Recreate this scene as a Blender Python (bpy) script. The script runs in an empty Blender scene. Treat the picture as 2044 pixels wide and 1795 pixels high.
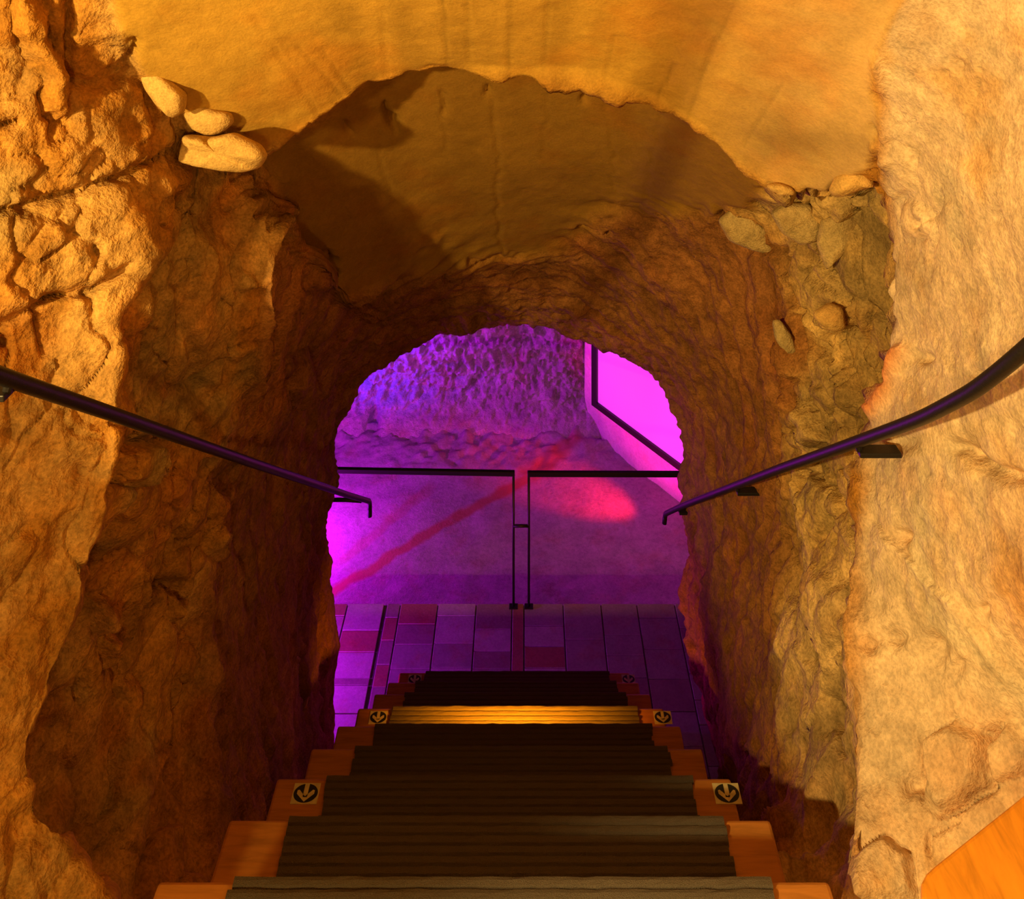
import bpy, bmesh, math, random
import numpy as np
from mathutils import Vector, Matrix

random.seed(7)
rng = np.random.default_rng(11)
C = bpy.context.scene.collection
F = 1700.0           # focal length in pixels (frame 2044 x 1795)
VX, HY = 1048.0, -250.0   # vanishing point of the stair axis, horizon row
CZ = 3.665           # eye height above the lower landing

def W(px, py, Y):
    """a point Y metres along the stair axis"""
    return np.array([(px-VX)/F*Y, Y, CZ-(py-HY)/F*Y])

# ------------------------------------------------------------------ noise
def _hash(ix, iy, iz, s):
    h = (ix*374761393 + iy*668265263 + iz*2147483647 + s*974634533) & 0xffffffff
    h = ((h ^ (h >> 13))*1274126177) & 0xffffffff
    h = ((h ^ (h >> 16))*2246822519) & 0xffffffff
    return (h & 0xffffff)/float(0xffffff)*2-1

def noise(P, s=0):
    P = np.asarray(P, float)
    i = np.floor(P).astype(np.int64); f = P-i
    u = f*f*f*(f*(f*6-15)+10)
    r = 0
    for dx in (0, 1):
        for dy in (0, 1):
            for dz in (0, 1):
                w = (u[:, 0] if dx else 1-u[:, 0])*(u[:, 1] if dy else 1-u[:, 1])*(u[:, 2] if dz else 1-u[:, 2])
                r = r + w*_hash(i[:, 0]+dx, i[:, 1]+dy, i[:, 2]+dz, s)
    return r

def fbm(P, o=4, s=0, g=.5):
    r = 0; a = 1
    P = np.asarray(P, float)
    for k in range(o):
        r = r + a*noise(P*(2.03**k)+k*17.3, s+k); a *= g
    return r

def voronoi(P, s=0):
    """distance to nearest and second nearest cell point, and a cell id in -1..1"""
    P = np.asarray(P, float)
    i = np.floor(P).astype(np.int64)
    d1 = np.full(len(P), 9.); d2 = np.full(len(P), 9.); cid = np.zeros(len(P))
    for dx in (-1, 0, 1):
        for dy in (-1, 0, 1):
            for dz in (-1, 0, 1):
                c = i+np.array([dx, dy, dz])
                o = np.stack([_hash(c[:, 0], c[:, 1], c[:, 2], s+k)*.5+.5 for k in range(3)], 1)
                d = np.linalg.norm(c+o-P, axis=1)
                n = d < d1
                d2 = np.where(n, d1, np.minimum(d2, d)); cid = np.where(n, _hash(c[:, 0], c[:, 1], c[:, 2], s+9), cid)
                d1 = np.where(n, d, d1)
    return d1, d2, cid

def sstep(a, b, x):
    t = np.clip((x-a)/(b-a), 0, 1)
    return t*t*(3-2*t)

# ------------------------------------------------------------------ object helpers
def tag(o, label=None, cat=None, group=None, kind=None):
    if label: o['label'] = label
    if cat: o['category'] = cat
    if group: o['group'] = group
    if kind: o['kind'] = kind
    return o

def empty(name, loc, label=None, cat=None, group=None):
    o = bpy.data.objects.new(name, None); C.objects.link(o)
    o.location = loc; o.empty_display_size = .1
    return tag(o, label, cat, group)

def link(name, me, mats=(), parent=None, smooth=False):
    o = bpy.data.objects.new(name, me); C.objects.link(o)
    for m in mats: me.materials.append(m)
    if smooth:
        me.polygons.foreach_set('use_smooth', [True]*len(me.polygons))
    if parent is not None:
        o.parent = parent
        o.matrix_parent_inverse = Matrix.Translation(parent.location).inverted()
    return o

def from_bm(name, bm, mats=(), parent=None, smooth=False):
    me = bpy.data.meshes.new(name); bm.to_mesh(me); bm.free()
    return link(name, me, mats, parent, smooth)

def bm_box(bm, lo, hi, bevel=0, mi=0):
    r = bmesh.ops.create_cube(bm, size=1)
    vs = r['verts']
    for v in vs:
        v.co = Vector([lo[k]+(v.co[k]+.5)*(hi[k]-lo[k]) for k in range(3)])
    fs = set(f for v in vs for f in v.link_faces)
    for f in fs: f.material_index = mi
    if bevel:
        es = list(set(e for v in vs for e in v.link_edges))
        bmesh.ops.bevel(bm, geom=es, offset=bevel, segments=2, affect='EDGES', profile=.5, clamp_overlap=True)

def bm_tube(bm, pts, rad, seg=14, caps=True, flat=None):
    pts = [Vector(p) for p in pts]
    rings = []
    up = Vector((0, 0, 1))
    for i, p in enumerate(pts):
        t = (pts[min(i+1, len(pts)-1)]-pts[max(i-1, 0)]).normalized()
        a = t.cross(up)
        if a.length < .05: a = t.cross(Vector((0, 1, 0)))
        a.normalize(); b = a.cross(t).normalized()
        r = rad[i] if hasattr(rad, '__len__') else rad
        fy = flat or 1
        rings.append([bm.verts.new(p+a*math.cos(2*math.pi*k/seg)*r+b*math.sin(2*math.pi*k/seg)*r*fy) for k in range(seg)])
    for q in range(len(rings)-1):
        for k in range(seg):
            bm.faces.new((rings[q][k], rings[q][(k+1) % seg], rings[q+1][(k+1) % seg], rings[q+1][k]))
    if caps:
        bm.faces.new(rings[0][::-1]); bm.faces.new(rings[-1])
    bmesh.ops.recalc_face_normals(bm, faces=bm.faces)

def rounded(pts, r=.03, n=6):
    """polyline with its inner corners rounded"""
    pts = [Vector(p) for p in pts]
    out = [pts[0]]
    for i in range(1, len(pts)-1):
        a = (pts[i-1]-pts[i]); b = (pts[i+1]-pts[i])
        rr = min(r, a.length*.45, b.length*.45)
        p0 = pts[i]+a.normalized()*rr; p2 = pts[i]+b.normalized()*rr
        for k in range(n+1):
            t = k/n
            out.append(p0*(1-t)**2+pts[i]*2*t*(1-t)+p2*t*t)
    out.append(pts[-1])
    return out

def grid_mesh(name, V, mats, tone=None, uv=None, smooth=True):
    """V: rows x cols x 3"""
    R, N, _ = V.shape
    idx = np.arange(R*N).reshape(R, N)
    q = np.stack([idx[:-1, :-1], idx[:-1, 1:], idx[1:, 1:], idx[1:, :-1]], -1).reshape(-1, 4)
    me = bpy.data.meshes.new(name)
    me.vertices.add(R*N); me.vertices.foreach_set('co', V.reshape(-1).astype(np.float32))
    me.loops.add(q.size); me.loops.foreach_set('vertex_index', q.reshape(-1).astype(np.int32))
    me.polygons.add(len(q)); me.polygons.foreach_set('loop_start', np.arange(0, q.size, 4, dtype=np.int32))
    me.update(calc_edges=True); me.validate()
    if tone is not None:
        a = me.color_attributes.new('tone', 'FLOAT_COLOR', 'POINT')
        a.data.foreach_set('color', tone.reshape(-1, 4).astype(np.float32).reshape(-1))
    if uv is not None:
        l = me.uv_layers.new(name='UVMap')
        l.data.foreach_set('uv', uv.reshape(-1, 2)[q.reshape(-1)].astype(np.float32).reshape(-1))
    return link(name, me, mats, None, smooth)

# ------------------------------------------------------------------ materials
def newmat(name):
    m = bpy.data.materials.new(name); m.use_nodes = True
    nt = m.node_tree; b = nt.nodes['Principled BSDF']
    return m, nt, b

def nd(nt, t, **kw):
    n = nt.nodes.new(t)
    for k, v in kw.items():
        if k in n.inputs: n.inputs[k].default_value = v
        else: setattr(n, k, v)
    return n

def ramp(nt, src, stops):
    r = nt.nodes.new('ShaderNodeValToRGB')
    e = r.color_ramp.elements
    while len(e) < len(stops): e.new(.5)
    for i, (p, c) in enumerate(stops):
        e[i].position = p; e[i].color = (*c, 1) if len(c) == 3 else c
    nt.links.new(src, r.inputs['Fac'])
    return r

def g3(v): return (v, v, v)

def rock_material(name, tone_attr=True, color=(.5, .4, .3), bump=.35, scale=1.0, var=.35, stretch=(1, 1, 1)):
    m, nt, b = newmat(name)
    L = nt.links.new
    geo = nd(nt, 'ShaderNodeNewGeometry')
    mp = nd(nt, 'ShaderNodeMapping'); mp.inputs['Scale'].default_value = stretch
    L(geo.outputs['Position'], mp.inputs['Vector'])
    n1 = nd(nt, 'ShaderNodeTexNoise', Scale=7*scale, Detail=4.0, Roughness=.62)
    n2 = nd(nt, 'ShaderNodeTexNoise', Scale=38*scale, Detail=4.0, Roughness=.65)
    n3 = nd(nt, 'ShaderNodeTexNoise', Scale=170*scale, Detail=2.0, Roughness=.6)
    for n in (n1, n2, n3): L(mp.outputs['Vector'], n.inputs['Vector'])
    if tone_attr:
        at = nd(nt, 'ShaderNodeAttribute', attribute_name='tone'); base = at.outputs['Color']
    else:
        rgb = nd(nt, 'ShaderNodeRGB'); rgb.outputs[0].default_value = (*color, 1); base = rgb.outputs[0]
    r1 = ramp(nt, n1.outputs['Fac'], [(.3, g3(1-var)), (.68, g3(1+var*.35))])
    r3 = ramp(nt, n3.outputs['Fac'], [(.36, g3(1-var*.55)), (.6, g3(1.10))])
    r2 = ramp(nt, n2.outputs['Fac'], [(.3, g3(1-var*.8)), (.62, g3(1.08))])
    m1 = nd(nt, 'ShaderNodeMix', data_type='RGBA', blend_type='MULTIPLY'); m1.inputs[0].default_value = 1
    m2 = nd(nt, 'ShaderNodeMix', data_type='RGBA', blend_type='MULTIPLY'); m2.inputs[0].default_value = 1
    L(base, m1.inputs[6]); L(r1.outputs['Color'], m1.inputs[7])
    L(m1.outputs[2], m2.inputs[6]); L(r2.outputs['Color'], m2.inputs[7])
    m4 = nd(nt, 'ShaderNodeMix', data_type='RGBA', blend_type='MULTIPLY'); m4.inputs[0].default_value = 1
    L(m2.outputs[2], m4.inputs[6]); L(r3.outputs['Color'], m4.inputs[7]); mixes = (m1, m2, m4); m2 = m4
    # reddish iron blotches
    n4 = nd(nt, 'ShaderNodeTexNoise', Scale=3.3*scale, Detail=3.0, Roughness=.7)
    L(geo.outputs['Position'], n4.inputs['Vector'])
    r4 = ramp(nt, n4.outputs['Fac'], [(.52, g3(0)), (.68, g3(.55))])
    m3 = nd(nt, 'ShaderNodeMix', data_type='RGBA', blend_type='MULTIPLY')
    L(r4.outputs['Color'], m3.inputs[0]); L(m2.outputs[2], m3.inputs[6])
    m3.inputs[7].default_value = (1.0, .72, .5, 1)
    L(m3.outputs[2], b.inputs['Base Color'])
    add = nd(nt, 'ShaderNodeMath', operation='MULTIPLY_ADD')
    L(n2.outputs['Fac'], add.inputs[0]); add.inputs[1].default_value = .9
    mul = nd(nt, 'ShaderNodeMath', operation='MULTIPLY'); L(n3.outputs['Fac'], mul.inputs[0]); mul.inputs[1].default_value = .35
    L(mul.outputs[0], add.inputs[2])
    mlist = mixes
    bp = nd(nt, 'ShaderNodeBump', Strength=bump, Distance=.02)
    if tone_attr:
        ms = nd(nt, 'ShaderNodeMath', operation='MULTIPLY'); L(at.outputs['Alpha'], ms.inputs[0]); ms.inputs[1].default_value = bump; L(ms.outputs[0], bp.inputs['Strength'])
        for q in mlist: L(at.outputs['Alpha'], q.inputs[0])
    L(add.outputs[0], bp.inputs['Height']); L(bp.outputs['Normal'], b.inputs['Normal'])
    b.inputs['Roughness'].default_value = .92
    b.inputs['Specular IOR Level'].default_value = .15
    return m

def plain(name, col, rough=.5, metal=0, bump=0, bscale=200, spec=.4):
    m, nt, b = newmat(name)
    geo = nd(nt, 'ShaderNodeNewGeometry')
    n = nd(nt, 'ShaderNodeTexNoise', Scale=float(bscale), Detail=4.0)
    nt.links.new(geo.outputs['Position'], n.inputs['Vector'])
    r = ramp(nt, n.outputs['Fac'], [(.3, tuple(c*.8 for c in col)), (.7, tuple(min(1, c*1.12) for c in col))])
    nt.links.new(r.outputs['Color'], b.inputs['Base Color'])
    if bump:
        bp = nd(nt, 'ShaderNodeBump', Strength=bump, Distance=.004)
        nt.links.new(n.outputs['Fac'], bp.inputs['Height']); nt.links.new(bp.outputs['Normal'], b.inputs['Normal'])
    b.inputs['Roughness'].default_value = rough; b.inputs['Metallic'].default_value = metal
    b.inputs['Specular IOR Level'].default_value = spec
    return m

def wood_material(name, col, axis=(1.5, 14, 14)):
    m, nt, b = newmat(name)
    geo = nd(nt, 'ShaderNodeNewGeometry')
    mp = nd(nt, 'ShaderNodeMapping'); mp.inputs['Scale'].default_value = axis
    nt.links.new(geo.outputs['Position'], mp.inputs['Vector'])
    n = nd(nt, 'ShaderNodeTexNoise', Scale=6.0, Detail=6.0, Roughness=.6, Distortion=.6)
    nt.links.new(mp.outputs['Vector'], n.inputs['Vector'])
    r = ramp(nt, n.outputs['Fac'], [(.3, tuple(c*.72 for c in col)), (.52, col), (.75, tuple(min(1, c*1.15) for c in col))])
    nt.links.new(r.outputs['Color'], b.inputs['Base Color'])
    bp = nd(nt, 'ShaderNodeBump', Strength=.15, Distance=.003)
    nt.links.new(n.outputs['Fac'], bp.inputs['Height']); nt.links.new(bp.outputs['Normal'], b.inputs['Normal'])
    b.inputs['Roughness'].default_value = .6
    b.inputs['Specular IOR Level'].default_value = .25
    return m

M_rock = rock_material('tunnel_rock', True, bump=.55, var=.42)
M_hall = rock_material('hall_rock', False, (.62, .58, .60), bump=.8, var=.3, scale=1.3)
M_hallfloor = None
M_plast = rock_material('white_plaster', False, (.80, .74, .72), bump=.25, var=.12, scale=1.2)
M_stone = rock_material('pale_stone', False, (.66, .42, .14), bump=.4, var=.25, scale=1.5)
M_stone2 = rock_material('rubble_stone', False, (.56, .40, .17), bump=.5, var=.3, scale=1.5)
M_iron = plain('black_iron', (.018, .016, .017), .45, .3, .1, 300)
M_wood = wood_material('step_oak', (.50, .21, .045))
M_riser = plain('dark_riser', (.06, .04, .03), .8)
M_carpet = plain('ribbed_carpet', (.15, .125, .105), .95, 0, .9, 900, .1)
M_white = plain('sticker_cream', (.74, .70, .42), .5, 0, 0, 50)
M_black = plain('sticker_black', (.02, .025, .02), .5, 0, 0, 50)
M_frame = plain('black_frame', (.02, .015, .02), .4)

# ------------------------------------------------------------------ the rock passage
CX, CY = 1030.0, 1000.0
N = 760
A0, A1 = 31.6, 328.4
ANG = np.linspace(A0, A1, N)

def ring(pts, smooth=3):
    p = np.array(pts, float)
    dx, dy = p[:, 0]-CX, p[:, 1]-CY
    a = np.degrees(np.arctan2(-dx, dy)) % 360
    r = np.hypot(dx, dy)
    o = np.argsort(a)
    R = np.interp(ANG, a[o], r[o]); Y = np.interp(ANG, a[o], p[o, 2])
    k = np.ones(2*smooth+1)/(2*smooth+1)
    f = lambda v: np.convolve(np.pad(v, smooth, 'edge'), k, 'valid')
    return f(R), f(Y)

def ring_xyz(R, Y):
    t = np.radians(ANG)
    px = CX-np.sin(t)*R; py = CY+np.cos(t)*R
    return np.stack([(px-VX)/F*Y, Y, CZ-(py-HY)/F*Y], 1)

R1 = ring([(330-650, 2140+1060, 1.02), (-250, 2000, 1.10), (-180, 1700, 1.16), (-170, 1400, 1.2), (-170, 1000, 1.28), (-170, 600, 1.32), (-170, 200, 1.35), (-150, -150, 1.32),
           (200, -330, 1.30), (1000, -330, 1.25), (1700, -330, 1.22), (2180, -250, 1.12), (2200, 200, 1.06), (2200, 700, 1.04), (2200, 1200, 1.10), (2200, 1500, 1.2), (2120, 1900, 1.16), (1880, 2387, 1.1)], 6)
R2 = ring([(330, 2140, 1.22), (260, 2000, 1.24), (190, 1795, 1.27), (70, 1600, 1.28), (50, 1490, 1.29), (100, 1380, 1.33), (160, 1200, 1.39), (205, 1050, 1.43), (232, 900, 1.45),
           (236, 800, 1.47), (228, 620, 1.52), (300, 470, 1.62), (340, 340, 1.72), (365, 245, 1.77), (450, 270, 1.84), (530, 302, 1.9), (620, 250, 1.9), (700, 200, 1.9), (740, 175, 1.9), (780, 160, 1.9),
           (900, 150, 1.9), (1000, 148, 1.9), (1100, 152, 1.9), (1180, 165, 1.9), (1240, 185, 1.9), (1310, 203, 1.9), (1400, 265, 1.9), (1480, 335, 1.9), (1540, 378, 1.88), (1640, 388, 1.78),
           (1740, 395, 1.70), (1768, 430, 1.68), (1765, 600, 1.68), (1782, 700, 1.66), (1748, 850, 1.68), (1722, 1000, 1.65), (1702, 1250, 1.55), (1690, 1500, 1.43), (1672, 1795, 1.26), (1640, 1995, 1.2)], 2)
R3 = ring([(517, 1837, 1.72), (450, 1700, 1.72), (435, 1500, 1.86), (425, 1300, 1.96), (418, 1100, 2.0), (425, 950, 2.05), (480, 850, 2.02), (525, 720, 1.98), (558, 560, 1.95), (570, 480, 2.0),
           (612, 520, 2.3), (690, 600, 2.6), (800, 558, 2.78), (890, 540, 2.88), (1000, 520, 2.95), (1100, 495, 2.95), (1160, 465, 2.88), (1280, 440, 2.7), (1400, 430, 2.5), (1500, 475, 2.36), (1543, 560, 2.3),
           (1550, 700, 2.3), (1555, 850, 2.3), (1540, 1000, 2.3), (1545, 1200, 2.25), (1560, 1400, 2.1), (1560, 1560, 1.95), (1540, 1700, 1.72), (1505, 1775, 1.66)], 3)
R4 = ring([(538, 1803, 1.9), (545, 1700, 2.0), (560, 1500, 2.3), (556, 1300, 2.5), (562, 1100, 2.6), (580, 950, 2.7), (612, 830, 2.8), (652, 730, 2.9), (720, 664, 3.0), (820, 622, 3.1),
           (900, 602, 3.15), (1000, 590, 3.2), (1100, 590, 3.2), (1200, 612, 3.15), (1300, 662, 3.0), (1380, 732, 2.9), (1430, 822, 2.85), (1445, 950, 2.8), (1440, 1100, 2.75), (1450, 1300, 2.6),
           (1475, 1450, 2.4), (1490, 1600, 2.1), (1478, 1730, 1.9)], 4)
RE = ring([(640, 1640, 3.2), (652, 1500, 3.25), (657, 1300, 3.35), (662, 1120, 3.4), (668, 960, 3.4), (676, 870, 3.4), (700, 795, 3.4), (735, 750, 3.4), (775, 722, 3.4), (830, 698, 3.4), (900, 668, 3.4),
           (1000, 660, 3.4), (1080, 660, 3.4), (1160, 680, 3.4), (1230, 705, 3.4), (1290, 745, 3.4), (1330, 790, 3.4), (1355, 840, 3.4), (1361, 900, 3.4), (1360, 1000, 3.4), (1357, 1180, 3.4),
           (1373, 1290, 3.35), (1400, 1400, 3.3), (1425, 1490, 3.25), (1450, 1600, 3.2), (1445, 1677, 3.2)], 2)
rock_end_r = RE[0]
side = 1-sstep(70, 85, ANG)                       # lower left: the rough footing that juts out behind the edge
ranges = {}
mid = lambda a, b: (ANG > a) & (ANG < b)

# ring R0 behind the viewer, opening up towards the upper landing
x1 = ring_xyz(*R1)
r0 = x1.copy()
r0[:, 0] = x1[:, 0]*np.where(x1[:, 0] < 0, 2.3, 1.25); r0[:, 2] = x1[:, 2]+.62*(ANG > 130)*(ANG < 230)+.0
r0[:, 1] = np.where(x1[:, 0] < 0, .45-.4*sstep(0, .6, -x1[:, 0]), .45)
x2 = ring_xyz(*R2)
und = np.clip(sstep(120, 148, ANG)+1-sstep(82, 92, ANG), 0, 1)      # no undercut on the upper left rock
lip = ring_xyz(R2[0]*(.985+.05*und), R2[1]+.04+.06*und)            # undercut behind the front edges
lip2 = ring_xyz(R2[0]*(.955+.075*und), R2[1]+.08+.14*und)
x3 = ring_xyz(*R3); x4 = ring_xyz(*R4); xe = ring_xyz(*RE)
e1 = ring_xyz(RE[0]*(.955+.085*sstep(56, 84, ANG)), RE[1]+.14)
e2 = ring_xyz(RE[0]*1.2, RE[1]*0+3.62)
e3 = ring_xyz(RE[0]*3.2, RE[1]*0+3.66)

segs = [(r0, x1, 14), (x1, x2, 120), (x2, lip, 5), (lip, lip2, 4), (lip2, x3, 95), (x3, x4, 72), (x4, xe, 64), (xe, e1, 10), (e1, e2, 8), (e2, e3, 10)]
rows = []; rowid = []
for si, (a, b, n) in enumerate(segs):
    for k in range(n):
        t = k/n
        rows.append(a*(1-t)+b*t); rowid.append(si+t)
rows.append(segs[-1][1]); rowid.append(float(len(segs)))
V = np.array(rows); rowid = np.array(rowid)
NR = len(V)
# soften the bends at x3 and x4
for it in range(10):
    S = V.copy()
    S[1:-1] = (V[:-2]+V[1:-1]*2+V[2:])/4
    w = ((np.abs(rowid-5) < .22) | (np.abs(rowid-6) < .2)).astype(float)
    V = V+(S-V)*w[:, None, None]

PX = VX+V[..., 0]*F/np.maximum(V[..., 1], .2); PY = HY+(CZ-V[..., 2])*F/np.maximum(V[..., 1], .2)
fx, fy = PX.reshape(-1), PY.reshape(-1)
P = V.reshape(-1, 3)
RID = np.repeat(rowid, N); AN = np.tile(ANG, NR)
front = ((RID >= 1) & (RID <= 2.0)); deep = (RID > 3.2) & (RID <= 7.05)

# inward normals
du = np.gradient(V, axis=1); dv = np.gradient(V, axis=0)
Nn = np.cross(dv, du); Nn /= np.maximum(np.linalg.norm(Nn, axis=2, keepdims=True), 1e-9)
axis = np.stack([np.full(NR, -.03), V[:, N//2, 1], V[:, :, 2].mean(1)], 1)[:, None, :]
sgn = np.sign(np.sum(Nn*(axis-V), axis=2)); 
Nn = Nn*(-1 if np.median(sgn[rowid < 7]) < 0 else 1)
# blur normals a little
for it in range(4):
    Nn[1:-1] = (Nn[:-2]+Nn[1:-1]+Nn[2:])/3
Nn /= np.maximum(np.linalg.norm(Nn, axis=2, keepdims=True), 1e-9)
NF = Nn.reshape(-1, 3)

def seg_dist(x, y, poly):
    d = np.full(len(x), 1e9)
    for (ax, ay), (bx, by) in zip(poly[:-1], poly[1:]):
        vx, vy = bx-ax, by-ay; l = vx*vx+vy*vy+1e-9
        t = np.clip(((x-ax)*vx+(y-ay)*vy)/l, 0, 1)
        d = np.minimum(d, np.hypot(x-ax-t*vx, y-ay-t*vy))
    return d

def inside(x, y, poly):
    c = np.zeros(len(x), bool)
    for (ax, ay), (bx, by) in zip(poly, poly[1:]+poly[:1]):
        if ay == by: continue
        k = ((ay > y) != (by > y)) & (x < (bx-ax)*(y-ay)/(by-ay)+ax)
        c ^= k
    return c

def pmask(poly, soft=12, wob=10, seed=0):
    x = fx+noise(P*14, seed+50)*wob; y = fy+noise(P*14, seed+60)*wob
    d = seg_dist(x, y, poly+poly[:1]); s = np.where(inside(x, y, poly), d, -d)
    return sstep(-soft, soft, s)

wobx = fx+fbm(P*16, 3, 91)*9; woby = fy+fbm(P*16, 3, 92)*9
def crack(poly, w, depth, sel):
    global D
    d = seg_dist(wobx, woby, poly)
    D = D-depth*np.exp(-(d/w)**2)*sel
def step_edge(poly, w, depth, sel, sgn=1):
    """a ledge: rock on the left of the polyline's direction stands proud"""
    global D
    d = seg_dist(wobx, woby, poly)
    (ax, ay), (bx, by) = poly[0], poly[-1]
    s = np.sign((bx-ax)*(woby-ay)-(by-ay)*(wobx-ax))*sgn
    D = D+depth*np.where(s < 0, np.exp(-d/w), -.25*np.exp(-d/(w*.35)))*sel
def bump_poly(poly, h, soft, sel, dome=.5):
    global D
    x, y = wobx, woby
    d = seg_dist(x, y, poly+poly[:1]); i = inside(x, y, poly)
    m = np.where(i, sstep(0, soft, d), 0)
    edge = np.where(~i, np.exp(-(d/7)**2), 0)
    D = D+(h*m-h*.45*edge)*sel

vault1 = [(150, -400), (232, 40), (285, 135), (365, 215), (460, 262), (530, 300), (620, 250), (700, 200), (780, 160), (900, 150), (1000, 148), (1100, 152), (1180, 165), (1310, 203),
          (1400, 265), (1480, 335), (1540, 378), (1640, 385), (1730, 340), (1750, 250), (1740, 120), (1800, 0), (1900, -400)]
vault2 = [(530, 300), (620, 240), (780, 120), (1000, 100), (1200, 120), (1400, 240), (1540, 378), (1500, 420), (1420, 430), (1300, 425), (1200, 430), (1160, 465), (1100, 500), (1000, 522), (890, 545), (800, 562),
          (700, 600), (640, 560), (580, 480), (560, 420)]
m_v1 = pmask(vault1, 14, 10, 1)*(RID <= 2.02)
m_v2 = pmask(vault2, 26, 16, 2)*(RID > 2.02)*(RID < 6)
m_smooth = np.clip(m_v1+m_v2, 0, 1)
right = AN > 200
m_cream = sstep(-25, 25, fx-1745+noise(P*9, 3)*40-np.clip(fy-900, 0, 900)*-.05)*(RID <= 2.02)*right
m_cream = np.maximum(m_cream, 0)*(1-m_v1)
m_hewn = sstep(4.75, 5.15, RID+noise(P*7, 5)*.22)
m_rub = right*(RID > 2.02)*(1-m_hewn)*(1-m_v2)
rough = 1-.93*m_smooth

# ---------------- relief
D = np.zeros(len(P))
D += rough*(noise(P*3.1, 21)*.034+noise(P*6.3, 22)*.020)*np.where(RID < 2.02, 1-.62*m_cream, 1)*(1-.55*m_hewn)
rid = 1-np.abs(noise(P*np.array([11, 11, 9]), 23))
D += rough*(rid-.6)*.020*(1-.8*m_cream)*(1-.5*m_hewn)
D += rough*fbm(P*24, 3, 24)*.0065*(1-.55*m_cream)
D += rough*fbm(P*60, 2, 29)*.0022
D += m_smooth*(noise(P*2.5, 25)*.010+fbm(P*18, 3, 26)*.0016)
# chunky broken faces on the rubble of both sides
d1, d2, cid = voronoi(P*np.array([7.0, 7.0, 5.0])+fbm(P*9, 2, 31)[:, None]*.45, 40)
chunk = cid*.024-.026*np.exp(-((d2-d1)/.07)**2)
left = AN < 150
sel_chunk = (m_rub*(1-.75*sstep(950, 1150, fy))+.55*left*(RID > 2.02)*(1-m_hewn))*rough
D += chunk*sel_chunk
D += chunk*.30*rough*(RID <= 2.02)*(1-.8*m_cream)
# chisel strokes following the arch in the hewn tunnel
arc = np.stack([AN*.055, P[:, 1]*26, AN*0], 1)
st = fbm(arc+noise(P*5, 33)[:, None]*np.array([.2, 1.4, 0]), 3, 34)
D += m_hewn*np.where(RID <= 7.1, 1, .2)*(st*.0145+fbm(P*np.array([20, 20, 20]), 2, 35)*.006)
# bedding on the left rock, tilted
bed = P[:, 2]*15+P[:, 1]*5.2+P[:, 0]*3+fbm(P*3.5, 2, 36)*2.2
D += left*rough*(RID < 5)*(noise(np.stack([bed, P[:, 1]*2, P[:, 0]*2], 1), 37))*.010
# vertical runs on the near right lower wall
vr = fbm(np.stack([P[:, 1]*22, P[:, 2]*3, P[:, 0]*4], 1), 3, 38)
D += right*sstep(750, 1100, fy)*rough*(RID > 1.5)*(RID < 5)*vr*.010*(1-.75*m_cream)

# ---------------- named features of the photograph's rock
sf = front.astype(float); sd = deep.astype(float); sv = (RID > 2.6)*(RID < 5.4)
crack([(-40, 432), (90, 405), (180, 372), (270, 330), (335, 300)], 9, .030, sf)
step_edge([(-60, 445), (90, 412), (200, 372), (335, 305)], 60, .02, sf)
crack([(-40, 690), (60, 625), (130, 590), (240, 545)], 8, .022, sf)
crack([(100, 600), (180, 580), (245, 530)], 8, .02, sf)
crack([(340, 210), (355, 290), (345, 350), (315, 410), (312, 450), (335, 480)], 8, .035, sf)
crack([(135, 20), (140, 165), (190, 172), (250, 150)], 10, .03, sf)
crack([(265, 80), (250, 120), (200, 150)], 9, .026, sf)
crack([(255, 130), (290, 190), (300, 240)], 8, .02, sf)
bump_poly([(40, -40), (88, 0), (95, 60), (128, 150), (132, 235), (90, 235), (80, 140), (30, 60)], .03, 14, sf)
crack([(0, 255), (40, 250)], 7, .02, sf)
crack([(100, 235), (108, 248)], 6, .02, sf)
for x, y, r, dp in ((20, 875, 15, .02), (170, 960, 22, .02), (185, 500, 14, .012), (60, 1010, 26, .012), (20, 690, 10, .03)):
    D -= dp*np.exp(-((fx-x)**2+(fy-y)**2)/r**2)*sf
# left recess, flakes and hollows
crack([(232, 560), (238, 640), (230, 780)], 9, .03, sd)
step_edge([(420, 1080), (425, 1200), (440, 1380)], 40, .03, sd, -1)
crack([(430, 1060), (432, 1240), (445, 1420)], 10, .03, sd)
crack([(310, 1160), (345, 1165), (352, 1220)], 12, .04, sd)
crack([(545, 440), (500, 432)], 5, .03, sd)
crack([(330, 560), (370, 690), (420, 800)], 14, .02, sd)
step_edge([(560, 420), (568, 500), (545, 640), (515, 760)], 50, .035, sd, -1)
bump_poly([(250, 905), (300, 880), (350, 890), (335, 945), (275, 975), (238, 960)], .035, 16, sd)
bump_poly([(155, 1190), (190, 1180), (195, 1240), (165, 1252)], .03, 10, sd)
bump_poly([(185, 1270), (225, 1250), (222, 1310), (195, 1335)], .03, 10, sd)
bump_poly([(330, 1185), (352, 1180), (350, 1235), (332, 1238)], .03, 8, sd)
bump_poly([(270, 1130), (282, 1130), (284, 1200), (272, 1200)], .012, 6, sd)
bump_poly([(400, 960), (440, 1000), (430, 1150), (400, 1100)], .02, 12, sd)
bump_poly([(570, 720), (620, 700), (640, 790), (590, 830)], .03, 20, sd)
bump_poly([(600, 505), (655, 500), (672, 560), (630, 585), (600, 570)], .03, 10, sd)
crack([(608, 500), (625, 512)], 6, .03, sd)
crack([(655, 515), (668, 528)], 7, .03, sd)
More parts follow.
